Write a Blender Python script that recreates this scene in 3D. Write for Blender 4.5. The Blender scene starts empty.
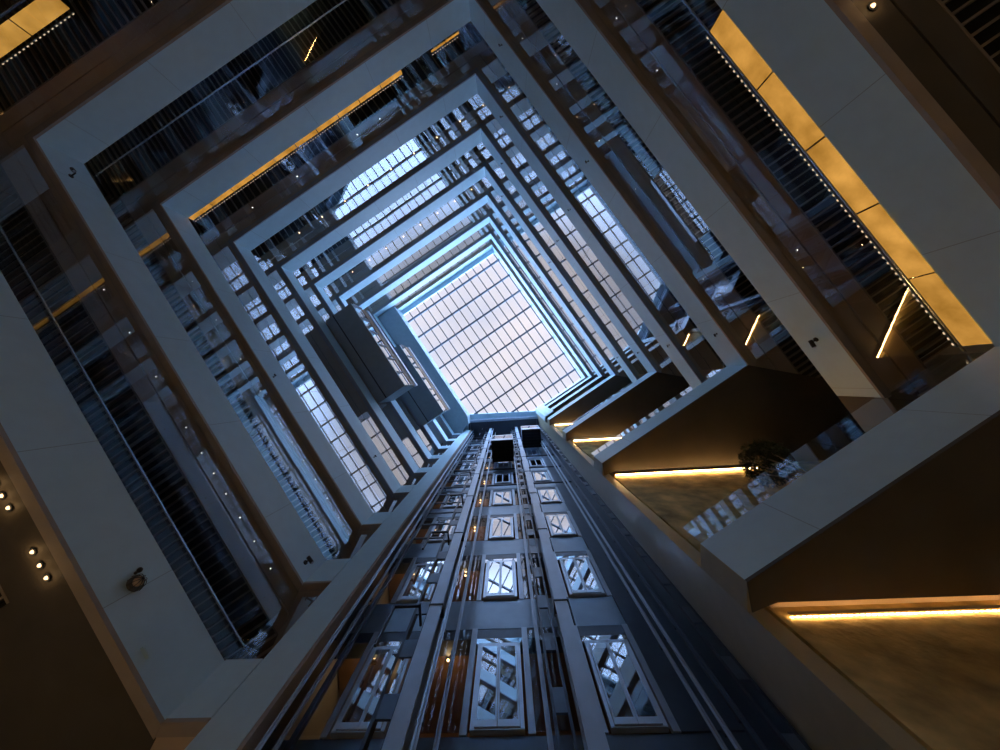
import bpy, bmesh, math, random
from mathutils import Vector, Matrix
random.seed(7)
SC = bpy.context.scene
COL = SC.collection

# ------------------------------------------------------------------ camera, sky, exposure
EYE = 1.5                                             # eye height above the ground floor
R = ((0.8259290890, 0.5613427648, 0.0523014363),
     (-0.5636209672, 0.8243055573, 0.0534018109),
     (-0.0131356444, -0.0735842952, 0.9972024901))    # image right, image down, view direction
cam = bpy.data.cameras.new('camera')
cam.sensor_width = 36.0
cam.lens = 361.0 / 1000.0 * 36.0
cam.shift_x = (500 - 485.9) / 1000.0
cam.shift_y = -(375 - 364.1) / 1000.0
cam.clip_start = 0.05
cam.clip_end = 300
co = bpy.data.objects.new('camera', cam)
COL.objects.link(co)
M = Matrix.Identity(4)
for i in range(3):
    M[i][0] = R[0][i]
    M[i][1] = -R[1][i]
    M[i][2] = -R[2][i]
M[2][3] = EYE
co.matrix_world = M
SC.camera = co

SKY_STRENGTH = 0.95
SKY_LOW = (7.2, 11.2, 18.5, 1)
wd = bpy.data.worlds.new('overcast_sky')
SC.world = wd
wd.use_nodes = True
nt = wd.node_tree
nt.nodes.clear()
wo = nt.nodes.new('ShaderNodeOutputWorld')
bg = nt.nodes.new('ShaderNodeBackground')
tc = nt.nodes.new('ShaderNodeTexCoord')
nz = nt.nodes.new('ShaderNodeTexNoise')
nz.inputs['Scale'].default_value = 3.0
nz.inputs['Detail'].default_value = 3.0
rp = nt.nodes.new('ShaderNodeValToRGB')
rp.color_ramp.elements[0].position = 0.3
rp.color_ramp.elements[0].color = (0.66, 0.71, 0.88, 1)
rp.color_ramp.elements[1].position = 0.6
rp.color_ramp.elements[1].color = (0.98, 0.92, 0.96, 1)
nt.links.new(tc.outputs['Generated'], nz.inputs['Vector'])
nt.links.new(nz.outputs['Fac'], rp.inputs['Fac'])
# thin bright cloud overhead, brighter blue sky lower down all round
sx = nt.nodes.new('ShaderNodeSeparateXYZ')
nt.links.new(tc.outputs['Generated'], sx.inputs[0])
mr = nt.nodes.new('ShaderNodeMapRange')
mr.interpolation_type = 'SMOOTHSTEP'
mr.inputs['From Min'].default_value = 0.935
mr.inputs['From Max'].default_value = 0.72
nt.links.new(sx.outputs['Z'], mr.inputs['Value'])
mix = nt.nodes.new('ShaderNodeMixRGB')
mix.inputs['Color2'].default_value = SKY_LOW
nt.links.new(mr.outputs['Result'], mix.inputs['Fac'])
nt.links.new(rp.outputs['Color'], mix.inputs['Color1'])
nt.links.new(mix.outputs['Color'], bg.inputs['Color'])
bg.inputs['Strength'].default_value = SKY_STRENGTH
nt.links.new(bg.outputs['Background'], wo.inputs['Surface'])

SC.view_settings.view_transform = 'Standard'
SC.view_settings.look = 'None'
SC.view_settings.gamma = 1.0
SC.view_settings.use_curve_mapping = False
SC.view_settings.exposure = 0.12
try:
    SC.cycles.max_bounces = 10
    SC.cycles.diffuse_bounces = 6
    SC.cycles.glossy_bounces = 5
    SC.cycles.transparent_max_bounces = 24
    SC.cycles.sample_clamp_indirect = 4.0
except Exception:
    pass

# ------------------------------------------------------------------ materials
MAT = {}


def _out(m):
    m.use_nodes = True
    t = m.node_tree
    t.nodes.clear()
    return t, t.nodes.new('ShaderNodeOutputMaterial')


def paint(name, col, rough=0.6, spec=0.4, var=0.06, scale=3.0, metal=0.0, bump=0.0, bscale=40.0, joint=None, detail=4.0):
    """Principled surface; col is varied a little by noise, joint = (direction, spacing, half width, offset)"""
    m = bpy.data.materials.new(name)
    t, o = _out(m)
    L = t.links.new
    b = t.nodes.new('ShaderNodeBsdfPrincipled')
    b.inputs['Roughness'].default_value = rough
    b.inputs['Metallic'].default_value = metal
    b.inputs['Specular IOR Level'].default_value = spec
    g = t.nodes.new('ShaderNodeNewGeometry')
    n = t.nodes.new('ShaderNodeTexNoise')
    n.inputs['Scale'].default_value = scale
    n.inputs['Detail'].default_value = detail
    L(g.outputs['Position'], n.inputs['Vector'])
    r = t.nodes.new('ShaderNodeValToRGB')
    r.color_ramp.elements[0].position = 0.3
    r.color_ramp.elements[1].position = 0.7
    r.color_ramp.elements[0].color = (*[c * (1 - var) for c in col], 1)
    r.color_ramp.elements[1].color = (*[min(1, c * (1 + var)) for c in col], 1)
    L(n.outputs['Fac'], r.inputs['Fac'])
    last = r.outputs['Color']
    if joint:
        d, sp, hw, off = joint
        dp = t.nodes.new('ShaderNodeVectorMath')
        dp.operation = 'DOT_PRODUCT'
        dp.inputs[1].default_value = d
        L(g.outputs['Position'], dp.inputs[0])
        ad = t.nodes.new('ShaderNodeMath')
        ad.operation = 'ADD'
        ad.inputs[1].default_value = off + 1000 * sp
        L(dp.outputs['Value'], ad.inputs[0])
        md = t.nodes.new('ShaderNodeMath')
        md.operation = 'MODULO'
        md.inputs[1].default_value = sp
        L(ad.outputs[0], md.inputs[0])
        lt = t.nodes.new('ShaderNodeMath')
        lt.operation = 'LESS_THAN'
        lt.inputs[1].default_value = hw * 2
        L(md.outputs[0], lt.inputs[0])
        mx = t.nodes.new('ShaderNodeMixRGB')
        mx.inputs['Color2'].default_value = (*[c * 0.6 for c in col], 1)
        L(lt.outputs[0], mx.inputs['Fac'])
        L(last, mx.inputs['Color1'])
        last = mx.outputs['Color']
    L(last, b.inputs['Base Color'])
    if bump > 0:
        n2 = t.nodes.new('ShaderNodeTexNoise')
        n2.inputs['Scale'].default_value = bscale
        n2.inputs['Detail'].default_value = 6.0
        L(g.outputs['Position'], n2.inputs['Vector'])
        bp = t.nodes.new('ShaderNodeBump')
        bp.inputs['Strength'].default_value = bump
        bp.inputs['Distance'].default_value = 0.05
        L(n2.outputs['Fac'], bp.inputs['Height'])
        L(bp.outputs['Normal'], b.inputs['Normal'])
    L(b.outputs[0], o.inputs['Surface'])
    MAT[name] = m
    return m


def glow(name, col, strength):
    m = bpy.data.materials.new(name)
    t, o = _out(m)
    e = t.nodes.new('ShaderNodeEmission')
    e.inputs['Color'].default_value = (*col, 1)
    e.inputs['Strength'].default_value = strength
    t.links.new(e.outputs[0], o.inputs['Surface'])
    MAT[name] = m
    return m


def coated_glass(name, base, gain, power, tint, refl=(0.95, 0.97, 1.0), rough=0.0):
    """clear pane: see-through face on, mirror-like at a grazing angle"""
    m = bpy.data.materials.new(name)
    t, o = _out(m)
    L = t.links.new
    lw = t.nodes.new('ShaderNodeLayerWeight')
    lw.inputs['Blend'].default_value = 0.5
    pw = t.nodes.new('ShaderNodeMath')
    pw.operation = 'POWER'
    pw.inputs[1].default_value = power
    L(lw.outputs['Facing'], pw.inputs[0])
    ma = t.nodes.new('ShaderNodeMath')
    ma.operation = 'MULTIPLY_ADD'
    ma.inputs[1].default_value = gain
    ma.inputs[2].default_value = base
    ma.use_clamp = True
    L(pw.outputs[0], ma.inputs[0])
    tr = t.nodes.new('ShaderNodeBsdfTransparent')
    tr.inputs['Color'].default_value = (*tint, 1)
    gl = t.nodes.new('ShaderNodeBsdfGlossy')
    gl.inputs['Color'].default_value = (*refl, 1)
    gl.inputs['Roughness'].default_value = rough
    mx = t.nodes.new('ShaderNodeMixShader')
    L(ma.outputs[0], mx.inputs['Fac'])
    L(tr.outputs[0], mx.inputs[1])
    L(gl.outputs[0], mx.inputs[2])
    L(mx.outputs[0], o.inputs['Surface'])
    MAT[name] = m
    return m


AR = math.radians(30.5)
TD = (math.cos(AR), math.sin(AR))
ND = (-TD[1], TD[0])
PALE = (0.57, 0.76, 0.84)
paint('pale_panel_y', PALE, rough=0.45, joint=((0, 1, 0), 3.2, 0.007, 0.7), var=0.03)
paint('pale_panel_x', PALE, rough=0.45, joint=((1, 0, 0), 3.2, 0.007, 0.4), var=0.03)
paint('pale_panel', PALE, rough=0.45, var=0.03)
paint('brown_lip', (0.36, 0.30, 0.25), rough=0.6)
paint('grey_lip', (0.30, 0.34, 0.40), rough=0.6)
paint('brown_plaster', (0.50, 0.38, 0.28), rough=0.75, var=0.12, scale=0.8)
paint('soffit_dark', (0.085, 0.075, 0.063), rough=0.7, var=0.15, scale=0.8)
paint('pier_warm_tint', (0.42, 0.37, 0.24), rough=0.32, spec=0.6)  # warm bounce of the cove lights put into the pier colour
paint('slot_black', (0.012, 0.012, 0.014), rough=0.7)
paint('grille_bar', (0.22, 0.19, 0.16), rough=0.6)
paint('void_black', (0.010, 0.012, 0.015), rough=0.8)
paint('dark_wall', (0.42, 0.43, 0.44), rough=0.7, var=0.3, scale=0.5)
paint('outer_wall', (0.11, 0.10, 0.09), rough=0.7, var=0.2, scale=0.4)
paint('concrete_floor', (0.66, 0.60, 0.50), rough=0.35, var=0.1)
paint('steel_dark', (0.055, 0.070, 0.090), rough=0.4, metal=0.5)
paint('steel_blue', (0.09, 0.125, 0.17), rough=0.35, metal=0.3, var=0.08)
paint('steel_light', (0.42, 0.50, 0.60), rough=0.35, metal=0.3)
paint('steel_panel', (0.22, 0.30, 0.38), rough=0.35, metal=0.3)
paint('steel_bright', (0.60, 0.70, 0.82), rough=0.3, metal=0.4)
paint('roof_bar', (0.07, 0.10, 0.14), rough=0.5)
paint('box_shell', (0.30, 0.38, 0.43), rough=0.5, var=0.05)
paint('lobby_brown', (0.26, 0.16, 0.09), rough=0.6, var=0.1)
paint('stone_wall', (0.64, 0.46, 0.18), rough=0.85, var=0.5, scale=1.6, bump=0.5, bscale=7.0, detail=8.0)
paint('camera_black', (0.02, 0.02, 0.022), rough=0.35)
paint('leaf', (0.03, 0.05, 0.025), rough=0.6, var=0.4, scale=20)
paint('pot', (0.10, 0.10, 0.10), rough=0.6)
paint('timber_strip', (0.30, 0.15, 0.06), rough=0.6)
paint('rail_steel', (0.55, 0.62, 0.70), rough=0.22, metal=0.9)
WARM = (1.0, 0.55, 0.20)
glow('lamp_warm', (1.0, 0.60, 0.28), 3.2)
glow('lamp_white', (1.0, 0.85, 0.68), 3.5)
glow('led_warm', (1.0, 0.58, 0.22), 55.0)
glow('lamp_lobby', (1.0, 0.58, 0.24), 7.0)
glow('led_dot', (1.0, 0.72, 0.45), 0.75)
coated_glass('screen_glass', 0.045, 1.12, 2.7, (0.90, 0.95, 0.97))
coated_glass('door_glass', 0.20, 0.78, 1.6, (0.45, 0.48, 0.52))
coated_glass('lift_glass', 0.08, 0.55, 2.2, (0.55, 0.60, 0.66))
coated_glass('lobby_glass', 0.03, 0.35, 2.5, (0.85, 0.85, 0.85))
coated_glass('roof_glass', 0.03, 0.50, 3.0, (0.96, 0.95, 0.97))


def lit_panel_material():
    m = bpy.data.materials.new('backlit_panel')
    t, o = _out(m)
    L = t.links.new
    g = t.nodes.new('ShaderNodeNewGeometry')
    n = t.nodes.new('ShaderNodeTexNoise')
    n.inputs['Scale'].default_value = 1.7
    n.inputs['Detail'].default_value = 6.0
    L(g.outputs['Position'], n.inputs['Vector'])
    r = t.nodes.new('ShaderNodeValToRGB')
    r.color_ramp.elements[0].position = 0.25
    r.color_ramp.elements[0].color = (0.36, 0.16, 0.02, 1)
    r.color_ramp.elements[1].position = 0.8
    r.color_ramp.elements[1].color = (0.92, 0.45, 0.09, 1)
    L(n.outputs['Fac'], r.inputs['Fac'])
    e = t.nodes.new('ShaderNodeEmission')
    e.inputs['Strength'].default_value = 0.78
    L(r.outputs['Color'], e.inputs['Color'])
    L(e.outputs[0], o.inputs['Surface'])
    MAT['backlit_panel'] = m


lit_panel_material()


# ------------------------------------------------------------------ mesh helpers
class MB:
    def __init__(self):
        self.v = []
        self.f = []

    def poly(self, pts):
        i = len(self.v)
        self.v += [tuple(p) for p in pts]
        self.f.append(tuple(range(i, i + len(pts))))

    def prism(self, ring, z0, z1):
        """vertical prism over a plan polygon (list of (x, y))"""
        n = len(ring)
        a = sum(ring[i][0] * ring[(i + 1) % n][1] - ring[(i + 1) % n][0] * ring[i][1] for i in range(n))
        if a < 0:
            ring = ring[::-1]
        i = len(self.v)
        self.v += [(x, y, z0) for x, y in ring] + [(x, y, z1) for x, y in ring]
        self.f.append(tuple(i + k for k in range(n))[::-1])
        self.f.append(tuple(i + n + k for k in range(n)))
        for k in range(n):
            k2 = (k + 1) % n
            self.f.append((i + k, i + k2, i + n + k2, i + n + k))

    def box(self, x0, x1, y0, y1, z0, z1):
        self.prism([(x0, y0), (x1, y0), (x1, y1), (x0, y1)], z0, z1)

    def tube(self, p0, p1, r, n=8):
        p0 = Vector(p0)
        p1 = Vector(p1)
        d = (p1 - p0).normalized()
        a = d.orthogonal().normalized()
        b = d.cross(a)
        i = len(self.v)
        for p in (p0, p1):
            for k in range(n):
                t = 2 * math.pi * k / n
                q = p + a * r * math.cos(t) + b * r * math.sin(t)
                self.v.append(tuple(q))
        for k in range(n):
            k2 = (k + 1) % n
            self.f.append((i + k, i + k2, i + n + k2, i + n + k))
        self.f.append(tuple(i + k for k in range(n))[::-1])
        self.f.append(tuple(i + n + k for k in range(n)))

    def ball(self, c, r, seg=12, rings=7, half=False):
        i = len(self.v)
        for a in range(rings + 1):
            th = (math.pi if not half else math.pi / 2) * a / rings
            for b in range(seg):
                ph = 2 * math.pi * b / seg
                self.v.append((c[0] + r * math.sin(th) * math.cos(ph), c[1] + r * math.sin(th) * math.sin(ph), c[2] - r * math.cos(th)))
        for a in range(rings):
            for b in range(seg):
                b2 = (b + 1) % seg
                self.f.append((i + a * seg + b, i + a * seg + b2, i + (a + 1) * seg + b2, i + (a + 1) * seg + b))

    def build(self, name, mat, parent=None, loc=None):
        me = bpy.data.meshes.new(name)
        base = Vector((0, 0, 0))
        if parent is not None:
            p = parent
            while p is not None:
                base += p.location
                p = p.parent
        if loc is not None:
            base = Vector(loc)
        me.from_pydata([tuple(Vector(v) - base) for v in self.v], [], self.f)
        me.update()
        me.materials.append(MAT[mat])
        o = bpy.data.objects.new(name, me)
        if loc is not None:
            o.location = loc
        COL.objects.link(o)
        if parent is not None:
            o.parent = parent
        return o


def empty(name, loc, label, cat, group=None):
    o = bpy.data.objects.new(name, None)
    o.empty_display_size = 0.2
    o.location = loc
    o['label'] = label
    o['category'] = cat
    if group:
        o['group'] = group
    COL.objects.link(o)
    return o


def tag(o, label, cat, group=None):
    o['label'] = label
    o['category'] = cat
    if group:
        o['group'] = group
    return o


def struct(o):
    o['kind'] = 'structure'
    return o


# ------------------------------------------------------------------ dimensions
H = 4.2
PAR = 1.348
BG = 0.19                                            # set-back of the glass behind the parapet face


def LZ(k):
    return EYE + (1.4384 + k) * H


NW, NE, SW, SE = 14.731, 8.154, 7.912, 4.688
ZROOF = EYE + 44.15
DEEP = 5.0


class Side:
    """a straight run of the atrium edge: a runs along it, b goes outward from the atrium"""

    def __init__(s, o, t, n):
        s.o, s.t, s.n = o, t, n

    def p(s, a, b):
        return (s.o[0] + s.t[0] * a + s.n[0] * b, s.o[1] + s.t[1] * a + s.n[1] * b)


S_SW = Side((-SW, 0), (0, 1), (-1, 0))
S_NE = Side((NE, 0), (0, 1), (1, 0))
S_NW = Side((0, -NW), (1, 0), (0, -1))
S_SE = Side((0, SE), (1, 0), (0, 1))
S_CH = Side((0, 0), TD, ND)          # tower frame: a = s, b = n
TW = S_CH


def strip(mb, sd, a0, a1, m0, m1, b0, b1, z0, z1):
    """band from b0 to b1; its ends slide by m0, m1 per metre of b (mitred corners)"""
    mb.prism([sd.p(a0 + m0 * b0, b0), sd.p(a1 + m1 * b0, b0), sd.p(a1 + m1 * b1, b1), sd.p(a0 + m0 * b1, b1)], z0, z1)


def tbox(mb, s0, s1, n0, n1, z0, z1):
    strip(mb, TW, s0, s1, 0, 0, n0, n1, z0, z1)


RING = ['ground-floor ceiling level', 'first ring above', 'second ring above', 'third ring above', 'fourth ring above',
        'fifth ring above', 'sixth ring above', 'seventh ring above', 'eighth ring above', 'roof level']


def glass_run(sd, a0, a1, b, z0, z1, parent, step=1.6, name='glass_screen', mat='screen_glass', jit=0.0006):
    """row of frameless panes, each set very slightly out of plane as real panes are"""
    mb = MB()
    n = max(1, round((a1 - a0) / step))
    w = (a1 - a0) / n
    for i in range(n):
        x0 = a0 + i * w + 0.008
        x1 = a0 + (i + 1) * w - 0.008
        j = [random.uniform(-jit, jit) for _ in range(3)]
        pts = []
        for (x, z, dx, dz) in ((x0, z0, -1, -1), (x1, z0, 1, -1), (x1, z1, 1, 1), (x0, z1, -1, 1)):
            bb = b + j[0] + j[1] * dx * w / 2 + j[2] * dz * (z1 - z0) / 2
            q = sd.p(x, bb)
            pts.append((q[0], q[1], z))
        mb.poly(pts)
    return mb.build(name, mat, parent)


def balcony(k, sd, key, a0, a1, m0, m1, label, z=None, glass=True, full=True, parmat='pale_panel', deep=DEEP, grille=True, gtop=None,
            parh=PAR, plain_from=None):
    z = LZ(k) if z is None else z
    c = sd.p((a0 + a1) / 2, 0.2)
    t = empty('gallery_balcony', (c[0], c[1], z), label, 'balcony', )
    mb = MB()
    strip(mb, sd, a0, a1, m0, m1, 0.0, 0.15, z + 0.05, z + parh)
    mb.build('parapet', parmat, t)
    mb = MB()
    strip(mb, sd, a0, a1, m0, m1, 0.0, BG + 0.04, z - 0.03, z + 0.05)
    mb.build('soffit_lip', 'brown_lip' if k < 3 else 'grey_lip', t)
    mb = MB()
    strip(mb, sd, a0, a1, m0, m1, BG + 0.04, 0.78, z + 0.01, z + 0.08)
    strip(mb, sd, a0, a1, m0, m1, 0.78 if (k == 0 and key == 'SW') else 0.83, 1.35, z + 0.01, z + 0.08)
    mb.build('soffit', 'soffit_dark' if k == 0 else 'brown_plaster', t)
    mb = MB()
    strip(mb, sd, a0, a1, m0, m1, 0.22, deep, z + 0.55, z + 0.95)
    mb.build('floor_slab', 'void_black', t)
    mb = MB()
    strip(mb, sd, a0, a1, m0, m1, 0.16, deep, z + 0.95, z + 1.0)
    mb.build('bounce_floor', 'concrete_floor', t)  # unseen pale floor face, added to bounce light up to the gallery ceilings
    if grille:
        mb = MB()
        aa = a0 + m0 * deep if m0 < 0 else a0
        bb = a1 + m1 * deep if m1 > 0 else a1
        sp = 0.24 if k <= 2 else 0.4
        a = aa + 0.1
        if plain_from is not None:
            bb = plain_from
            mp = MB()
            strip(mp, sd, plain_from, a1, 0, m1, 1.35, deep, z + 0.01, z + 0.08)
            mp.build('plain_soffit', 'soffit_dark', t)
        while a < bb:
            b0 = 1.4
            if m0 < 0 and a < a0:
                b0 = max(b0, (a0 - a) / -m0)
            if m1 > 0 and a > a1:
                b0 = max(b0, (a - a1) / m1)
            if b0 < deep - 0.3:
                strip(mb, sd, a, a + 0.045, 0, 0, b0, deep - 0.05, z + 0.02, z + 0.16)
            a += sp
        strip(mb, sd, a0, a1 if plain_from is None else bb, m0, m1 if plain_from is None else 0, 1.35, 1.40, z + 0.0, z + 0.18)
        g = mb.build('louvre_grille', 'grille_bar', t)
    if glass:
        z0 = z + parh - 0.1
        z1 = (z + H - 0.03) if full else z + parh + 1.02
        if gtop is not None:
            z1 = gtop
        b = BG if full else 0.10
        glass_run(sd, a0 + m0 * b, a1 + m1 * b, b, z0, z1, t)
        mb = MB()
        if full and (k == 0 or (k == 1 and key == 'NW')):
            strip(mb, sd, a0, a1, m0, m1, b - 0.055, b - 0.02, z + parh + 0.62, z + parh + 0.66)
            mb.build('handrail', 'rail_steel', t)
    return t


# ------------------------------------------------------------------ shell of the building
def shell():
    mb = MB()
    mb.box(-14, 15, -21, 18, -0.3, 0.0)
    struct(mb.build('floor', 'concrete_floor'))
    for nm, b in (('wall_upper_left', (-13.2, 13.4, -NW - DEEP - 0.3, -NW - DEEP)), ('wall_lower_left', (-SW - DEEP - 0.3, -SW - DEEP, -NW - DEEP, 13.2)),
                  ('wall_upper_right', (NE + DEEP, NE + DEEP + 0.3, -NW - DEEP, 13.2)), ('wall_lower_right', (-13.2, 13.4, 13.2, 13.5))):
        mb = MB()
        mb.box(*b, 0.0, ZROOF)
        struct(mb.build(nm, 'dark_wall'))
    # rough plaster wall behind the lower-right side, parallel to the lift tower
    mb = MB()
    tbox(mb, 3.95, 14.0, 3.85, 4.15, 0.0, ZROOF)
    struct(mb.build('wall_feature', 'stone_wall'))
    # roof slab round the skylight opening
    mb = MB()
    z0, z1 = ZROOF + 0.02, ZROOF + 0.45
    mb.box(-14, 15, -21, -14.2, z0, z1)
    mb.box(-14, -6.1, -14.2, 8, z0, z1)
    mb.box(8.15, 15, -14.2, 13.5, z0, z1)
    e = TW.p(-5.2, 3.45)
    f = TW.p(3.35, 3.55)
    mb.prism([(-6.1, 13.5), (-6.1, e[1] + 0.1), f, (8.15, SE), (8.15, 13.5)], z0, z1)
    mb.box(-14, -6.1, 8, 13.5, z0, z1)
    struct(mb.build('ceiling', 'pale_panel'))


shell()


# ------------------------------------------------------------------ skylight
def skylight():
    z = ZROOF + 0.12
    x0, x1, y0, y1 = -6.1, 8.15, -14.2, SE
    mb = MB()
    e = TW.p(-5.2, 3.45)
    f = TW.p(3.35, 3.55)
    mb.poly([(x0, y0, z + 0.3), (x0, e[1] + 0.4, z + 0.3), (f[0], f[1] + 0.3, z + 0.3), (x1, y1 + 0.3, z + 0.3), (x1, y0, z + 0.3)])
    w = mb.build('window_1', 'roof_glass')
    struct(w)

    def yend(x):        # tower front line cuts the lower corner
        if x < f[0]:
            return min(y1, e[1] + (x - e[0]) * (f[1] - e[1]) / (f[0] - e[0])) + 0.3
        return y1 + 0.3
    mb = MB()
    n = 13
    for i in range(n + 1):
        x = x0 + 0.15 + (x1 - x0 - 0.3) * i / n
        mb.box(x - 0.055, x + 0.055, y0 - 0.05, yend(x), z + 0.12, z + 0.26)
    y = y0 + 1.05
    while y < y1 + 0.2:
        xs = x0
        if y > e[1]:
            xs = x0 if y < e[1] else e[0] + (y - e[1]) * (f[0] - e[0]) / (f[1] - e[1])
            xs = min(xs, f[0])
        mb.box(xs - 0.1, x1 + 0.1, y - 0.095, y + 0.095, z - 0.06, z + 0.24)
        y += 2.36
    o = mb.build('window_1_frame', 'roof_bar', w)
    struct(o)
    # bracing ties crossing the middle of the roof and the little hanging fittings at the purlin crossings
    mb = MB()
    for i in range(2, n, 3):
        for j in range(1, 7):
            x = x0 + 0.15 + (x1 - x0 - 0.3) * i / n
            yy = y0 + 1.05 + 2.36 * j
            if yy < yend(x) - 0.3:
                mb.tube((x, yy, z + 0.0), (x, yy, z - 0.14), 0.05, 6)
    struct(mb.build('window_1_fixings', 'roof_bar', w))
    # purlin ends where the bars rest on the right-hand upstand
    mb = MB()
    y = y0 + 1.05
    while y < y1:
        mb.box(x1 - 0.05, x1 + 0.0, y - 0.22, y + 0.22, z - 0.5, z - 0.02)
        y += 2.36
    struct(mb.build('trim_1', 'pale_panel'))


skylight()

# ------------------------------------------------------------------ galleries
SIDE_NAMES = {'NW': 'upper-left', 'NE': 'upper-right', 'SW': 'lower-left', 'SE': 'lower-right'}
ORD = ['lowest', 'second', 'third', 'fourth', 'fifth', 'sixth', 'seventh', 'eighth', 'ninth']
SW_END = 1.47
for k in range(0, 9):
    gt = None
    if k == 8:
        gt = EYE + 42.75
    for key in ('NW', 'NE', 'SW'):
        lab = 'pale %s side balcony with glass screen, %s ring from the ground' % (SIDE_NAMES[key], ORD[k])
        if key == 'NW':
            balcony(k, S_NW, key, -SW, NE, -1, 1, lab, parmat='pale_panel_x', gtop=gt)
        elif key == 'NE':
            has = k % 2 == 0 or k >= 6
            t = balcony(k, S_NE, key, -NW, SE if has else 6.0, -1, 1 if has else 0, lab, parmat='pale_panel_y', gtop=gt)
            if not has:
                mb = MB()
                strip(mb, S_NE, 6.02, 8.3, 0, 0, 0.0, 0.15, LZ(k) - 0.1, LZ(k) + PAR)
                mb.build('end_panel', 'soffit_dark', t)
        else:
            balcony(k, S_SW, key, -NW, SW_END, -1, 0.571, lab, parmat='pale_panel_y', gtop=gt, plain_from=-1.7 if k == 0 else None)


def splay(k, z, gt=None, glass=True):
    sd = Side(TW.p(0, 5.245), TD, ND)
    c = sd.p(-5.66, 0.2)
    t = empty('balcony_return', (c[0], c[1], z), 'short splayed balcony return beside the left tower pier, %s ring from the ground' % (ORD[k] if k < 9 else 'topmost'), 'balcony')
    m0 = -0.571
    a0, a1 = -6.045, -5.27
    mb = MB()
    strip(mb, sd, a0, a1, m0, 0, 0.0, 0.15, z + 0.05, z + PAR)
    mb.build('parapet', 'pale_panel', t)
    mb = MB()
    strip(mb, sd, a0, a1, m0, 0, 0.0, BG + 0.04, z - 0.03, z + 0.05)
    mb.build('soffit_lip', 'brown_lip' if k < 3 else 'grey_lip', t)
    mb = MB()
    strip(mb, sd, a0, a1, m0, 0, BG + 0.04, 3.3, z + 0.02, z + 0.08)
    mb.build('soffit', 'brown_plaster', t)
    mb = MB()
    strip(mb, sd, a0, a1, m0, 0, 0.22, 3.3, z + 0.55, z + 0.95)
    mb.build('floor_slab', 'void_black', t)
    if glass:
        glass_run(sd, a0 - 0.571 * BG, a1, BG, z + PAR - 0.1, (z + H - 0.03) if gt is None else gt, t)


for k in range(9):
    splay(k, LZ(k), EYE + 42.75 if k == 8 else None)

# end walls that close the galleries beside the tower
mb = MB()
tbox(mb, -5.24, -5.0, 5.63, 9.0, 0.0, ZROOF)
struct(mb.build('wall_tower_left', 'dark_wall'))
mb = MB()
tbox(mb, -16.0, 4.1, 9.0, 9.3, 0.0, ZROOF)
struct(mb.build('wall_tower_rear', 'lobby_brown'))

# lower-right side: the galleries on every second floor and on the top three
SE0 = 1.38
for k in (0, 2, 4, 6, 7, 8):
    z = LZ(k)
    c = S_SE.p((SE0 + NE) / 2, 0.2)
    t = empty('gallery_balcony', (c[0], c[1], z), 'pale lower-right side balcony with low glass balustrade, %s ring from the ground' % ORD[k], 'balcony')
    mb = MB()
    strip(mb, S_SE, SE0, NE, 0.0, 1, 0.0, 0.22, z + 0.05, z + PAR)
    mb.build('parapet', 'pale_panel_x', t)
    # plain brown soffit running back to the rough wall
    cx = NE + DEEP - 0.05
    w0 = TW.p(3.99, 3.66)
    w1x = cx
    w1y = w0[1] + (w1x - w0[0]) * TD[1] / TD[0]
    pr = TW.p(3.60, 3.80)
    mb = MB()
    mb.prism([(SE0, SE), (NE, SE), (cx, SE + DEEP - 0.05), (w1x, w1y), w0, pr], z - 0.02, z + 0.05)
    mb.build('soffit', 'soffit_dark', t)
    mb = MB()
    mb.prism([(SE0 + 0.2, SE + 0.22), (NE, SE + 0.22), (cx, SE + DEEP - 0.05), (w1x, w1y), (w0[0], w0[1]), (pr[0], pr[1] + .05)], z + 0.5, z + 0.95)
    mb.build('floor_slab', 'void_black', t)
    glass_run(S_SE, SE0 + 0.05, NE - 0.02, 0.10, z + PAR - 0.02, z + PAR + 0.95, t, step=1.5)
    # short end return of the parapet, against the right tower pier
    mb = MB()
    e = (SE0, SE)
    p = TW.p(3.54, 3.80)
    mb.prism([e, (e[0] + 0.2, e[1] + 0.1), (p[0] + 0.15, p[1] + 0.1), p], z + 0.0, z + PAR)
    mb.build('parapet_end', 'pier_warm_tint', t)
# pale pier above the sixth ring that gathers the ends of the upper galleries
mb = MB()
mb.prism([(1.09, 4.97), (1.35, 4.60), (2.3, 4.60), (2.3, 4.67), (1.372, 4.67), (1.14, 5.0)], EYE + 33.8, EYE + 44.1)
tag(mb.build('corner_pier', 'pale_panel'), 'pale flat pier between the lower-right balconies and the lift tower, just under the roof', 'pier')

# roof-level ring
for key, sd, a0, a1, m0, m1, mt in (('NW', S_NW, -SW, NE, -1, 1, 'pale_panel_x'), ('NE', S_NE, -NW, SE, -1, 1, 'pale_panel_y'), ('SE', S_SE, SE0, NE, 0, 1, 'pale_panel_x')):
    z = EYE + 42.8
    c = sd.p((a0 + a1) / 2, 0.2)
    t = empty('roof_beam', (c[0], c[1], z), 'pale roof edge beam framing the %s side of the skylight' % SIDE_NAMES[key], 'beam')
    mb = MB()
    strip(mb, sd, a0, a1, m0, m1, 0.0, 0.3, z + 0.05, ZROOF)
    mb.build('fascia', mt, t)
    mb = MB()
    strip(mb, sd, a0, a1, m0, m1, 0.0, 0.5, z - 0.05, z + 0.05)
    mb.build('soffit_lip', 'brown_lip', t)
    mb = MB()
    strip(mb, sd, a0, a1, m0, m1, 0.5, DEEP, z + 0.02, z + 0.1)
    mb.build('soffit', 'brown_plaster', t)


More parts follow.
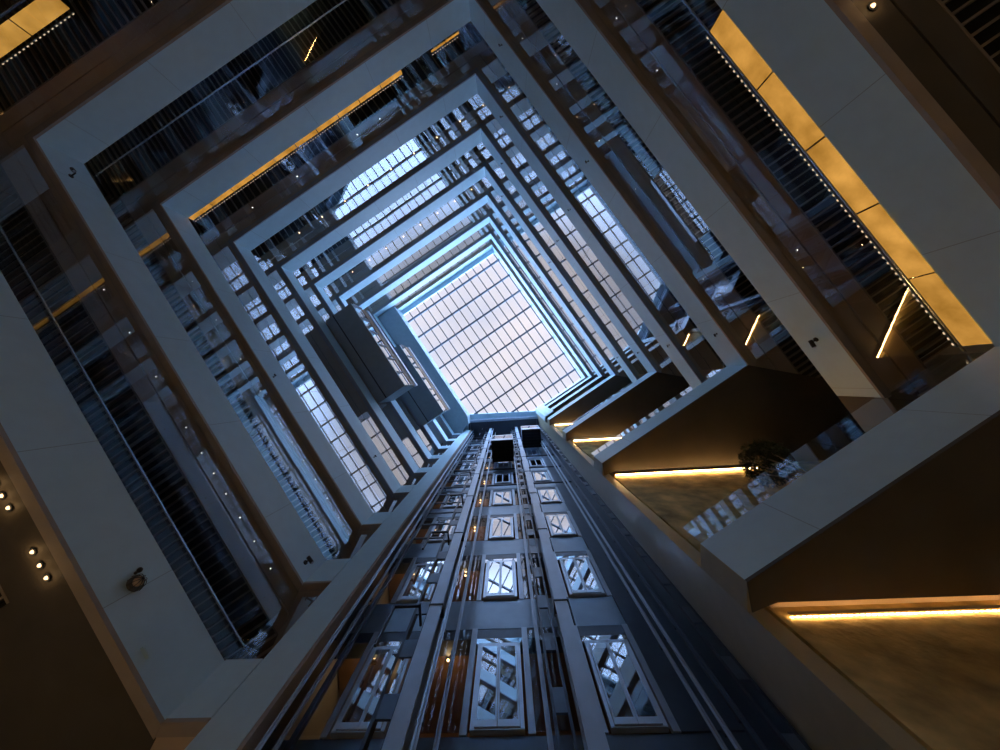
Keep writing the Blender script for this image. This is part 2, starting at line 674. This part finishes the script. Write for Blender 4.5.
# ------------------------------------------------------------------ projecting boxes on the lower-left side
def hung_box(name, x0, x1, y0, y1, z0, z1, label, open_front=True):
    t = empty(name, ((x0 + x1) / 2, (y0 + y1) / 2, z0), label, 'bay')
    mb = MB()
    mb.box(x0, x1, y0, y1, z0, z0 + 0.25)
    mb.build('underside', 'box_shell', t)
    mb = MB()
    mb.box(x0 + 0.6, x0 + 0.68, y0 + 0.01, y1 - 0.01, z0 - 0.03, z0)
    mb.build('underside_rib', 'steel_dark', t)
    if open_front:
        mb = MB()
        n = 6
        w = (y1 - y0) / n
        for i in range(n):
            mb.poly([(x1 - 0.03, y0 + i * w + 0.02, z0 + 0.25), (x1 - 0.03, y0 + (i + 1) * w - 0.02, z0 + 0.25),
                     (x1 - 0.03, y0 + (i + 1) * w - 0.02, z0 + 1.9), (x1 - 0.03, y0 + i * w + 0.02, z0 + 1.9)])
        mb.build('glass_strip', 'door_glass', t)
        for i in range(n + 1):
            mb = MB()
            mb.box(x1 - 0.05, x1 + 0.06, y0 + i * w - 0.03, y0 + i * w + 0.03, z0 + 0.25, z0 + 1.9)
            mb.build('glazing_bar', 'steel_dark', t)
        mb = MB()
        mb.box(x1 - 0.12, x1 + 0.0, y0, y1, z0 + 1.9, z0 + 2.9)
        mb.build('upper_band', 'timber_strip', t)
        mb = MB()
        mb.box(x1 - 0.12, x1 + 0.08, y0 - 0.05, y1 + 0.05, z0 + 2.9, z1)
        mb.build('top_cap', 'steel_bright', t)
        mb = MB()
        mb.box(x0, x1 - 0.12, y1 - 0.1, y1, z0 + 0.25, z1 - 0.4)
        mb.box(x0, x1 - 0.12, y0, y0 + 0.1, z0 + 0.25, z1 - 0.4)
        mb.box(x0, x1 - 0.12, y0, y1, z1 - 0.4, z1 - 0.2)
        mb.build('side_wall', 'box_shell', t)
    return t


hung_box('projecting_bay', -7.95, -5.78, -10.75, -3.76, EYE + 24.6, EYE + 28.0,
         'larger dark projecting box hanging from the lower-left side, window strip along its edge')
hung_box('projecting_bay', -7.95, -5.72, -8.0, -0.95, EYE + 31.0, EYE + 34.3,
         'smaller dark projecting box higher up the lower-left side, nearer the lift tower')
t = empty('roof_bulkhead', (-6.8, -6.5, EYE + 41.2), 'blue-grey flat bulkhead under the roof along the lower-left edge of the skylight', 'bulkhead')
mb = MB()
a = TW.p(-5.27, 5.2)
mb.prism([(-7.95, -14.73), (-5.66, -14.73), (-5.66, 0.75), (-6.0, 1.5), (a[0] + 0.5, a[1] - 0.2), a, (-7.95, 1.47)], EYE + 41.2, ZROOF)
mb.build('bulkhead_body', 'box_shell', t)
mb = MB()
mb.box(-5.66, -5.6, -14.6, 0.6, EYE + 41.2, EYE + 41.4)
mb.build('edge_strip', 'steel_bright', t)


# ------------------------------------------------------------------ lit strips on top of parapets
def lit_strip(sd, a0, a1, z0, z1, label, step, led_dz, b=0.335):
    c = sd.p((a0 + a1) / 2, b)
    t = empty('lit_panel_strip', (c[0], c[1], z0), label, 'light')
    n = max(1, round((a1 - a0) / step))
    w = (a1 - a0) / n
    for i in range(n):
        mb = MB()
        strip(mb, sd, a0 + i * w + 0.02, a0 + (i + 1) * w - 0.02, 0, 0, b - 0.03, b, z0, z1)
        mb.build('lit_panel', 'backlit_panel', t)
    mb = MB()
    strip(mb, sd, a0, a1, 0, 0, b - 0.035, b - 0.005, z0 + led_dz - 0.035, z0 + led_dz - 0.01)
    mb.build('led_channel', 'steel_dark', t)
    a = a0 + 0.03
    while a < a1 - 0.05:
        mb = MB()
        strip(mb, sd, a, a + 0.05, 0, 0, b - 0.05, b - 0.03, z0 + led_dz - 0.015, z0 + led_dz + 0.006)
        mb.build('led', 'led_dot', t)
        a += 0.14
    return t


lit_strip(S_NE, -3.9, SE - 0.05, LZ(0) + PAR - 0.02, LZ(0) + PAR + 0.46, 'wide glowing amber panel strip on the lowest upper-right parapet', 1.65, 0.60, b=0.03)
lit_strip(S_NW, -7.9, 4.25, LZ(2) + PAR - 0.01, LZ(2) + PAR + 0.25, 'long thin glowing amber strip on the third upper-left parapet', 1.25, 0.38, b=0.03)
lit_strip(S_NW, 5.9, 7.5, LZ(2) + PAR + 0.12, LZ(2) + PAR + 0.2, 'short glowing amber strip near the top corner of the third ring', 0.8, 0.2, b=0.03)
lit_strip(S_NW, -7.9, -4.0, EYE + 8.22, EYE + 8.66, 'glowing amber panel strip in the top left corner behind the lowest glass screen', 1.5, 0.55, b=0.30)


# ------------------------------------------------------------------ cove lights under the lower-right soffits
def cove(k, s0, s1, label, dz=0.0, th=0.03, recess=False):
    """LED line at the head of the rough wall; on the lowest level it sits up inside a recess"""
    z = LZ(k) + (0.07 if recess else -0.10)
    c = TW.p((s0 + s1) / 2, 3.8)
    t = empty('cove_light', (c[0], c[1], z), label, 'light')
    if recess:
        mb = MB()
        tbox(mb, s0 - 0.1, s1, 3.60, 3.85, z + 0.10, z + 0.13)
        mb.build('recess_top', 'brown_plaster', t)
        mb = MB()
        tbox(mb, s0 - 0.1, s1, 3.645, 3.66, LZ(k) - 0.015, z + 0.10)
        mb.build('recess_edge', 'soffit_dark', t)
    if recess:
        z = LZ(k) - 0.10
        mb = MB()
        tbox(mb, s0, s1, 3.79, 3.796, z - 0.004, z + 0.06)
        mb.build('shield_strip', 'brown_lip', t)  # added plate that keeps direct LED light off the soffit
        s = s0
        while s < s1:
            mb = MB()
            tbox(mb, s, s + 0.055, 3.824, 3.834, z - 0.012, z)
            mb.build('led', 'led_warm', t)
            s += 0.085
        return
    mb = MB()
    tbox(mb, s0, s1, 3.745, 3.85, z - 0.028, z - 0.005)
    mb.build('channel', 'brown_lip', t)
    mb = MB()
    tbox(mb, s0, s1, 3.76, 3.76 + th, z - 0.03 - th, z - 0.03)
    mb.build('light_strip', 'led_warm', t)


cove(0, 4.1, 10.5, 'warm cove light line along the top of the rough wall at the lower right', th=0.012, recess=True)
cove(2, 4.0, 9.3, 'long warm cove light line behind the third lower-right balcony, ending at the plant')
cove(4, 4.0, 8.0, 'warm cove light line behind the fifth lower-right balcony')
cove(6, 4.0, 6.5, 'smallest warm cove light line beside the tower top')


# ------------------------------------------------------------------ downlights
def downlight(sd, a, b, z, label, group, r=0.045, mat='lamp_warm'):
    p = sd.p(a, b)
    t = empty('downlight', (p[0], p[1], z), label, 'light', group)
    mb = MB()
    n = 14
    ro, ri = r * 1.5, r
    for i in range(n):
        u, v = 2 * math.pi * i / n, 2 * math.pi * (i + 1) / n
        mb.poly([(p[0] + ro * math.cos(u), p[1] + ro * math.sin(u), z - 0.012), (p[0] + ro * math.cos(v), p[1] + ro * math.sin(v), z - 0.012),
                 (p[0] + ri * math.cos(v), p[1] + ri * math.sin(v), z - 0.02), (p[0] + ri * math.cos(u), p[1] + ri * math.sin(u), z - 0.02)])
        mb.poly([(p[0] + ro * math.cos(u), p[1] + ro * math.sin(u), z - 0.012), (p[0] + ro * math.cos(v), p[1] + ro * math.sin(v), z - 0.012),
                 (p[0] + ro * math.cos(v), p[1] + ro * math.sin(v), z + 0.01), (p[0] + ro * math.cos(u), p[1] + ro * math.sin(u), z + 0.01)])
    mb.build('trim_ring', 'steel_dark', t)
    mb = MB()
    mb.ball((p[0], p[1], z - 0.006), r * 0.75, 10, 5, half=True)
    mb.build('lamp', mat, t)
    return t


def spill(t, energy, dz):
    li = bpy.data.lights.new('bulb_spill', 'POINT')
    li.energy = energy
    li.color = (1.0, 0.60, 0.26)
    li.shadow_soft_size = 0.03
    o = bpy.data.objects.new('bulb_spill', li)
    o.location = (0, 0, dz)
    COL.objects.link(o)
    o.parent = t


def beam_light(t, energy, r=0.05):
    li = bpy.data.lights.new('bulb', 'SPOT')
    li.energy = energy
    li.color = (1.0, 0.68, 0.36)
    li.spot_size = math.radians(125)
    li.spot_blend = 0.6
    li.shadow_soft_size = r
    o = bpy.data.objects.new('bulb', li)
    o.location = (0, 0, -0.08)
    COL.objects.link(o)
    o.parent = t
    spill(t, 0.8, -0.08)


for i, v in enumerate((-3.6, -3.35, -3.1)):
    t = downlight(S_SW, v, 0.54, LZ(0), '%s of the upper trio of warm downlights at the left edge' % ('topmost', 'middle', 'lowest')[i], 'downlights at the left edge')
    beam_light(t, 120)
for i, v in enumerate((-2.2, -1.93, -1.68)):
    t = downlight(S_SW, v, 0.54, LZ(0), '%s of the lower trio of warm downlights near the left edge' % ('topmost', 'middle', 'lowest')[i], 'downlights at the left edge')
    beam_light(t, 120)
for i, v in enumerate((-2.0, -1.75)):
    t = downlight(S_NE, v, 0.48, LZ(0), '%s of the two bright warm downlights at the top right edge' % ('left', 'right')[i], 'downlights at the top right edge', r=0.05)
    beam_light(t, 210)
for k, vs, b in ((1, (-9.2, -7.6, -6.0, -4.2, -3.3, -2.6, -1.9, -1.1, -0.3, 0.6), 0.56), (2, (-11.0, -9.0, -7.0, -5.4, -3.8, -2.9, -2.0, -1.1, -0.2, 0.7), 0.6),
                 (3, (-12, -9, -6), 1.1)):
    for v in vs:
        downlight(S_SW, v, b, LZ(k), 'tiny downlight in the lower-left ceiling below the %s ring' % ORD[k], 'downlights under the %s lower-left ring' % ORD[k], r=0.022, mat='lamp_white')
for k, vs, b in ((1, (-13.5, -10.5, -7.0, -5.0, 1.5), 0.6), (2, (-11.5, -9.0, -6.0, -3.5, 1.0), 0.6), (3, (-12.0, -9.0, -6.5), 0.6)):
    for v in vs:
        downlight(S_NE, v, b, LZ(k), 'tiny downlight in the upper-right ceiling below the %s ring' % ORD[k], 'downlights under the %s upper-right ring' % ORD[k], r=0.022, mat='lamp_white')
for k in (4, 6):
    for i in range(9):
        v = -5.64 + 1.85 * i
        downlight(S_NW, v, 1.2, LZ(k), 'small warm downlight in the upper-left ceiling below the %s ring' % ORD[k], 'downlights under the %s upper-left ring' % ORD[k], r=0.07 if k == 4 else 0.09)
for v in (-6.0, -3.0, 1.0, 2.5):
    downlight(S_NW, v, 1.0, LZ(3), 'tiny downlight in the upper-left ceiling below the fourth ring', 'downlights under the fourth upper-left ring', r=0.04, mat='lamp_white')


# ------------------------------------------------------------------ security cameras on the parapets
def cctv(sd, a, z, label, big=False):
    p = sd.p(a, 0)
    n = (-sd.n[0], -sd.n[1])
    tt = sd.t
    t = empty('security_camera', (p[0], p[1], z), label, 'camera')

    def q(u, w, h):
        return (p[0] + tt[0] * u * 0.62 + n[0] * w, p[1] + tt[1] * u * 0.62 + n[1] * w, z + h)
    s = 1.1 if big else 0.62
    mb = MB()
    mb.tube(q(0, -0.012, 0), q(0, 0.03 * s, 0), 0.06 * s, 12)
    mb.build('wall_plate', 'camera_black', t)
    mb = MB()
    mb.tube(q(0, 0.02, 0), q(0, 0.16 * s, 0.0), 0.02 * s)
    mb.tube(q(0, 0.16 * s, 0.01), q(0.02, 0.20 * s, -0.06 * s), 0.02 * s)
    mb.build('bracket', 'camera_black', t)
    mb = MB()
    mb.tube(q(-0.14 * s, 0.20 * s, -0.07 * s), q(0.14 * s, 0.26 * s, -0.13 * s), 0.05 * s, 10)
    b = mb.build('camera_body', 'camera_black', t)
    mb = MB()
    mb.tube(q(0.14 * s, 0.26 * s, -0.13 * s), q(0.17 * s, 0.268 * s, -0.138 * s), 0.035 * s, 10)
    mb.build('lens', 'steel_light', t)
    return t


for k in (2, 3, 4, 5):
    for v, w in ((-12.14, 'near the top corner'), (-5.72, 'midway along'), (3.13, 'towards the lower right end')):
        cctv(S_NE, v, LZ(k) + 0.42, 'small black security camera on the %s upper-right parapet, %s' % (ORD[k], w))
cctv(S_NE, 4.0, LZ(1) + 0.62, 'black security camera on the second upper-right parapet above the lower right corner', big=True)
cctv(S_SW, -13.56, LZ(1) + 0.5, 'dark security camera by the left corner of the second ring', big=True)
cctv(S_SW, 1.06, LZ(1) + 0.5, 'black security camera at the lower end of the second lower-left parapet', big=True)
cctv(S_SW, -5.7, LZ(2) + 0.3, 'small black security camera midway on the third lower-left parapet')
cctv(S_SW, -0.67, LZ(3) + 0.33 - 0.0, 'small black security camera near the tower on the fourth lower-left parapet')
# caged wall lamp-like sounder on the lowest lower-left parapet
p = S_SW.p(-0.78, 0)
z = LZ(0) + 0.63
t = empty('caged_sounder', (p[0], p[1], z), 'round wire-caged alarm sounder on the broad lowest lower-left parapet', 'sounder')
mb = MB()
mb.tube((p[0] - 0.012, p[1] - 0.02, z), (p[0] + 0.05, p[1] - 0.02, z), 0.14, 16)
mb.build('back_plate', 'pot', t)
mb = MB()
mb.ball((p[0] + 0.10, p[1] - 0.02, z), 0.09, 12, 8)
mb.build('horn', 'brown_plaster', t)
mb = MB()
for i in range(5):
    pts = []
    for j in range(9):
        th = -math.pi / 2 + math.pi * j / 8
        ph = math.pi * i / 5
        pts.append((p[0] + 0.02 + 0.19 * math.cos(th), p[1] - 0.02 + 0.15 * math.sin(th) * math.cos(ph), z + 0.15 * math.sin(th) * math.sin(ph)))
    for u, v in zip(pts, pts[1:]):
        mb.tube(u, v, 0.006, 5)
mb.build('wire_cage', 'camera_black', t)
mb = MB()
mb.tube((p[0], p[1] - 0.20, z + 0.1), (p[0] + 0.12, p[1] - 0.20, z + 0.1), 0.03, 8)
mb.ball((p[0] + 0.13, p[1] - 0.20, z + 0.08), 0.05, 10, 6)
mb.build('side_lamp', 'camera_black', t)
# small square box beside it
p = S_SW.p(0.35, 0)
z = LZ(0) + 0.32
t = empty('junction_box', (p[0], p[1], z), 'small square white junction box on the lowest lower-left parapet, below the sounder', 'box')
mb = MB()
mb.box(p[0] - 0.005, p[0] + 0.07, p[1] - 0.11, p[1] + 0.11, z - 0.10, z + 0.10)
mb.build('box_body', 'pale_panel', t)
mb = MB()
mb.box(p[0] + 0.07, p[0] + 0.078, p[1] - 0.09, p[1] + 0.09, z - 0.085, z + 0.085)
mb.build('cover', 'pale_panel', t)


# ------------------------------------------------------------------ plants
def plant(x, y, z, r, n, up, label):
    t = empty('potted_plant', (x, y, z), label, 'plant')
    mb = MB()
    ring = [(x + 0.28 * math.cos(2 * math.pi * i / 16), y + 0.28 * math.sin(2 * math.pi * i / 16)) for i in range(16)]
    mb.prism(ring, z, z + 0.5)
    mb.build('pot', 'pot', t)
    mb = MB()
    for i in range(7):
        an = 2 * math.pi * i / 7
        mb.tube((x, y, z + 0.45), (x + r * .5 * math.cos(an), y + r * .5 * math.sin(an), z + 0.5 + up + r * 0.9), 0.018, 5)
    mb.build('stem', 'brown_lip', t)
    mb = MB()
    for _ in range(n):
        d = Vector((random.gauss(0, 1), random.gauss(0, 1), random.gauss(0, 1))).normalized()
        c = Vector((x, y, z + 0.55 + up + r)) + Vector((d.x * r, d.y * r, d.z * r * 0.9)) * random.uniform(0.45, 1.0) ** 0.5
        a = Vector((random.gauss(0, 1), random.gauss(0, 1), random.gauss(0, 1))).normalized()
        b = a.orthogonal().normalized()
        l, w = random.uniform(.07, .13), random.uniform(.02, .035)
        mb.poly([c, c + a * l * .5 + b * w, c + a * l, c + a * l * .5 - b * w])
    mb.build('foliage', 'leaf', t)


plant(4.12, 5.12, LZ(0) + 0.96, 0.55, 2600, 1.05, 'bushy dark potted tree behind the glass of the lowest lower-right balcony')


# ------------------------------------------------------------------ lift tower
def tower():
    ZT = ZROOF
    mb = MB()
    mb.prism([TW.p(-5.26, 5.26), TW.p(-4.42, 5.25), TW.p(-4.42, 5.6), TW.p(-5.26, 5.6)], 0, ZT)
    tag(mb.build('tower_pier', 'pale_panel'), 'tall pale pier on the left side of the lift shaft', 'pier')
    mb = MB()
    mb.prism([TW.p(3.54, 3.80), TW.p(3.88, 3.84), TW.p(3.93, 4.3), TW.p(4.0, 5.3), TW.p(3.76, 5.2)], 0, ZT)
    tag(mb.build('tower_pier', 'pier_warm_tint'), 'tall pier on the right side of the lift shaft, tinted brown as if lit by the cove lights', 'pier')
    # dark brown edge strip inside the left pier
    mb = MB()
    tbox(mb, -4.42, -4.34, 5.26, 5.6, 0, ZT - 0.4)
    tag(mb.build('edge_trim', 'brown_lip'), 'thin brown vertical trim along the inner edge of the left pier', 'trim')
    # shaft side walls
    mb = MB()
    mb.prism([TW.p(-4.42, 5.6), TW.p(-4.9, 6.75), TW.p(-5.0, 6.75), TW.p(-4.55, 5.6)], 0, ZT)
    struct(mb.build('wall_shaft_left', 'steel_dark'))
    mb = MB()
    mb.prism([TW.p(3.76, 5.25), TW.p(3.9, 6.75), TW.p(4.05, 6.75), TW.p(3.95, 5.3)], 0, ZT)
    struct(mb.build('wall_shaft_right', 'steel_dark'))
    # header
    t = empty('shaft_header', (*TW.p(-0.45, 4.3), EYE + 43.3), 'dark steel header with pale stripe closing the top of the lift shaft', 'header')
    mb = MB()
    tbox(mb, -4.65, 3.75, 4.15, 4.4, EYE + 43.2, ZT)
    mb.build('header_beam', 'steel_light', t)
    mb = MB()
    tbox(mb, -4.65, 3.75, 4.08, 4.15, EYE + 43.75, EYE + 43.95)
    mb.build('header_stripe', 'steel_bright', t)
    mb = MB()
    tbox(mb, -4.65, 3.75, 4.4, 6.9, EYE + 43.5, EYE + 43.7)
    mb.build('header_soffit', 'steel_dark', t)
    mb = MB()
    tbox(mb, -4.65, -4.45, 4.4, 5.24, EYE + 43.2, ZT)
    tbox(mb, 3.45, 3.53, 4.4, 5.2, EYE + 43.2, ZT)
    mb.build('header_cheek', 'steel_dark', t)
    # divider columns
    for i, s in enumerate((-2.0, 0.97)):
        t = empty('shaft_column', (*TW.p(s, 5.35), 0), 'tall blue-grey steel column %s the middle lift bay' % ('left of', 'right of')[i], 'column')
        mb = MB()
        tbox(mb, s - 0.15, s + 0.15, 5.2, 5.24, 0, EYE + 43.4)
        tbox(mb, s - 0.02, s + 0.02, 5.24, 5.5, 0, EYE + 43.4)
        tbox(mb, s - 0.15, s + 0.15, 5.5, 5.54, 0, EYE + 43.4)
        mb.build('column_shaft', 'steel_light', t)
        mb = MB()
        z = 2.0
        while z < 44:
            tbox(mb, s - 0.17, s + 0.17, 5.18, 5.56, z, z + 0.04)
            z += H
        mb.build('splice_plates', 'steel_dark', t)


tower()

BAYS = [(-3.25, 'left'), (-0.58, 'middle'), (2.04, 'right')]
NB = 6.5


def landing(k):
    zf = LZ(k) + 1.08
    lev = ORD[k] if k < 9 else 'top'
    for s, nm in BAYS:
        t = empty('lift_landing_door', (*TW.p(s, NB), zf), '%s bay lift landing door with two glass leaves, %s floor up' % (nm, lev), 'door')
        mb = MB()
        tbox(mb, s - 0.52, s - 0.44, NB - 0.06, NB + 0.04, zf, zf + 2.25)
        tbox(mb, s + 0.44, s + 0.52, NB - 0.06, NB + 0.04, zf, zf + 2.25)
        tbox(mb, s - 0.52, s + 0.52, NB - 0.06, NB + 0.04, zf + 2.12, zf + 2.25)
        mb.build('door_frame', 'steel_bright', t)
        for sg, side in ((-1, 0), (1, 1)):
            c = s + sg * 0.22
            mb = MB()
            tbox(mb, c - 0.215, c - 0.18, NB - 0.09, NB - 0.06, zf + 0.02, zf + 2.12)
            tbox(mb, c + 0.18, c + 0.215, NB - 0.09, NB - 0.06, zf + 0.02, zf + 2.12)
            tbox(mb, c - 0.18, c + 0.18, NB - 0.09, NB - 0.06, zf + 0.02, zf + 0.16)
            lf = mb.build('door_leaf', 'steel_bright', t)
            mb = MB()
            q = [TW.p(c - 0.18, NB - 0.075), TW.p(c + 0.18, NB - 0.075 + random.uniform(-.004, .004))]
            mb.poly([(*q[0], zf + 0.16), (*q[1], zf + 0.16), (*q[1], zf + 2.12), (*q[0], zf + 2.12)])
            mb.build('leaf_glass', 'door_glass', lf)
        mb = MB()
        tbox(mb, s - 0.52, s + 0.52, NB - 0.07, NB + 0.04, zf - 0.025, zf)
        mb.build('sill', 'steel_light', t)
    # wall between the doors
    t = empty('landing_wall', (*TW.p(-0.5, NB), zf), 'blue steel and glass landing wall behind the lift bays, %s floor up' % lev, 'wall panel')
    mb = MB()
    tbox(mb, -4.85, 1.35, NB, NB + 0.12, zf + 2.87, zf + H - 0.06)
    tbox(mb, 1.45, 2.75, NB, NB + 0.12, zf + 2.87, zf + H - 0.06)
    mb.build('spandrel', 'steel_panel', t)
    mb = MB()
    tbox(mb, -4.85, 3.9, NB + 0.01, NB + 0.4, zf + 2.5, zf + 2.87)
    mb.build('dark_recess', 'steel_dark', t)
    for s, nm in BAYS:
        mb = MB()
        tbox(mb, s - 0.72, s - 0.58, NB - 0.02, NB + 0.1, zf - 0.06, zf + 2.87)
        tbox(mb, s + 0.58, s + 0.72, NB - 0.02, NB + 0.1, zf - 0.06, zf + 2.87)
        mb.build('jamb', 'steel_light', t)
        mb = MB()
        q = [TW.p(s - 0.58, NB), TW.p(s + 0.58, NB)]
        mb.poly([(*q[0], zf + 2.25), (*q[1], zf + 2.25), (*q[1], zf + 2.5), (*q[0], zf + 2.5)])
        mb.build('transom_glass', 'door_glass', t)
    for s0, s1 in ((-4.85, -3.98), (-2.52, -1.31), (0.15, 1.31)):
        mb = MB()
        q = [TW.p(s0, NB), TW.p(s1, NB)]
        mb.poly([(*q[0], zf), (*q[1], zf), (*q[1], zf + 2.87), (*q[0], zf + 2.87)])
        mb.build('side_glass', 'lobby_glass', t)
    mb = MB()
    tbox(mb, 2.77, 3.9, NB - 0.02, NB + 0.1, zf - 0.06, zf + H - 0.06)
    mb.build('solid_panel', 'steel_blue', t)
    # lobby slab and ceiling behind
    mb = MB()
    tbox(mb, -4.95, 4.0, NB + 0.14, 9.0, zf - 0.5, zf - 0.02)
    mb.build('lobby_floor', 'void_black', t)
    mb = MB()
    tbox(mb, -4.95, 4.0, NB + 0.42, 9.0, zf + 2.74, zf + 2.84)
    mb.build('lobby_ceiling', 'lobby_brown', t)
    # cross rail of the shaft structure
    if k >= 3:
        t = empty('shaft_cross_beam', (*TW.p(-0.5, 6.25), zf + H - 0.9), 'thin dark cross beam spanning the lift shaft at the %s floor up' % lev, 'beam')
        mb = MB()
        tbox(mb, -4.6, 3.7, 6.28, 6.36, zf + H - 1.0, zf + H - 0.9)
        mb.build('beam', 'steel_dark', t)
        mb = MB()
        for s in (-4.2, -2.35, 0.62, 3.4):
            tbox(mb, s - 0.03, s + 0.03, 6.36, NB, zf + H - 0.98, zf + H - 0.92)
        mb.build('tie', 'steel_dark', t)
    for i, (s, n) in enumerate(((-1.96, 7.02), (-1.98, 7.17), (-3.95, 7.05))):
        d = downlight(TW, s, n, zf + 2.74, 'warm lobby ceiling light glimpsed behind the lift shaft, %s floor up' % lev,
                      'lobby lights behind the lifts, %s floor up' % lev, r=0.05, mat='lamp_lobby')
        if i != 1 and k < 6:
            spill(d, 4.5, -0.5)



for k in range(0, 8):
    landing(k)
mb = MB()
tbox(mb, -4.9, 3.9, NB, NB + 0.12, LZ(8) + 1.08, EYE + 43.4)
struct(mb.build('wall_shaft_top', 'steel_blue'))
mb = MB()
tbox(mb, -5.0, 4.05, NB, NB + 0.12, 0.0, LZ(0) + 1.0)
struct(mb.build('wall_shaft_base', 'steel_blue'))


def rails():
    items = []
    for s, nm in BAYS:
        for sg in (-1, 1):
            items.append((s + sg * 0.92, 5.75, 'steel_light', 'bright guide rail on the %s side of the %s lift bay' % (('left', 'right')[sg > 0], nm)))
    items += [(-4.15, 5.35, 'steel_bright', 'thin bright guide rail next to the left tower pier'),
              (3.28, 5.35, 'steel_blue', 'outer guide rail next to the right tower pier'),
              (3.05, 5.55, 'steel_light', 'inner guide rail next to the right tower pier'),
              (-1.72, 5.3, 'steel_bright', 'thin bright rail just right of the left shaft column')]
    for s, n, m, lab in items:
        t = empty('guide_rail', (*TW.p(s, n), 0), lab, 'rail')
        mb = MB()
        tbox(mb, s - 0.045, s + 0.045, n - 0.006, n + 0.006, 0, EYE + 43.4)
        tbox(mb, s - 0.008, s + 0.008, n - 0.06, n, 0, EYE + 43.4)
        mb.build('rail', m, t)
        z = 1.2
        while z < 43:
            mb = MB()
            tbox(mb, s - 0.06, s + 0.06, n + 0.006, n + 0.06, z, z + 0.10)
            mb.build('bracket', 'steel_dark', t)
            z += 2.1
    # ladders / counterweight frames
    for s0, s1, n, lab in ((-2.62, -2.24, 5.5, 'dark counterweight ladder frame left of the left shaft column'),
                           (0.42, 0.72, 5.45, 'dark counterweight ladder frame left of the right shaft column'),
                           (3.38, 3.66, 5.0, 'ladder-like cable tray along the right tower pier')):
        t = empty('ladder_frame', (*TW.p((s0 + s1) / 2, n), 0), lab, 'frame')
        mb = MB()
        tbox(mb, s0, s0 + 0.05, n, n + 0.06, 0, EYE + 43)
        tbox(mb, s1 - 0.05, s1, n, n + 0.06, 0, EYE + 43)
        mb.build('stile', 'steel_dark', t)
        z = 0.8
        while z < 43:
            mb = MB()
            tbox(mb, s0 + 0.05, s1 - 0.05, n + 0.01, n + 0.05, z, z + 0.5)
            mb.build('rung', 'steel_blue', t)
            z += 1.4
    # open bracing frame in the empty left bay
    t = empty('bracing_frame', (*TW.p(-3.3, 5.6), 9.0), 'open dark bracing frame of posts and cross bars in the empty left lift bay', 'frame')
    for s in (-4.05, -2.75):
        mb = MB()
        tbox(mb, s - 0.05, s + 0.05, 5.85, 5.95, 0, EYE + 43)
        mb.build('post', 'steel_dark', t)
    z = LZ(2)
    while z < EYE + 42:
        mb = MB()
        tbox(mb, -4.0, -2.8, 5.87, 5.93, z, z + 0.07)
        mb.build('cross_bar', 'steel_blue', t)
        z += 1.4
    # square loop brackets that stand out on the left bay
    for i in range(9):
        z = LZ(i) + 2.6
        t = empty('rail_bracket', (*TW.p(-2.75, 5.45), z), 'square dark loop bracket beside the left shaft column, %s floor up' % ORD[i], 'bracket')
        mb = MB()
        tbox(mb, -2.95, -2.9, 5.0, 5.06, z - 1.3, z)
        tbox(mb, -2.95, -2.3, 5.0, 5.06, z - 0.06, z)
        tbox(mb, -2.35, -2.3, 5.0, 5.48, z - 0.06, z)
        mb.build('loop', 'steel_dark', t)


rails()


def lift_car(s, zb, label):
    zb += EYE
    w, n0, n1, h = 0.86, 4.42, 6.1, 2.9
    t = empty('lift_car', (*TW.p(s, 5.3), zb), label, 'lift')
    mb = MB()
    tbox(mb, s - w, s + w, n0, n1, zb, zb + 0.12)
    for j in range(6):
        nn = n0 + 0.12 + j * 0.27
        tbox(mb, s - w + 0.05, s + w - 0.05, nn, nn + 0.06, zb - 0.08, zb)
    mb.build('underframe', 'void_black', t)
    mb = MB()
    tbox(mb, s - w, s + w, n0, n0 + 0.04, zb + 0.12, zb + 1.0)
    mb.build('front_panel', 'steel_bright', t)
    mb = MB()
    tbox(mb, s - w + 0.05, s + w - 0.05, n0, n0 + 0.02, zb + 1.0, zb + h - 0.3)
    tbox(mb, s - w, s - w + 0.02, n0 + 0.05, n1 - 0.1, zb + 0.2, zb + h - 0.3)
    tbox(mb, s + w - 0.02, s + w, n0 + 0.05, n1 - 0.1, zb + 0.2, zb + h - 0.3)
    mb.build('cabin_glass', 'lift_glass', t)
    mb = MB()
    for ss in (-w, w - 0.05):
        tbox(mb, s + ss, s + ss + 0.05, n0, n0 + 0.05, zb + 1.0, zb + h - 0.3)
        tbox(mb, s + ss, s + ss + 0.05, n1 - 0.1, n1, zb + 0.12, zb + h - 0.3)
    mb.build('corner_posts', 'steel_light', t)
    mb = MB()
    tbox(mb, s - w, s + w, n0, n1, zb + h - 0.3, zb + h)
    mb.build('car_roof', 'steel_bright', t)


lift_car(-0.52, 28.6, 'dark underside of the lift car high in the middle bay')
lift_car(2.15, 34.2, 'dark underside of the lift car highest in the right bay')
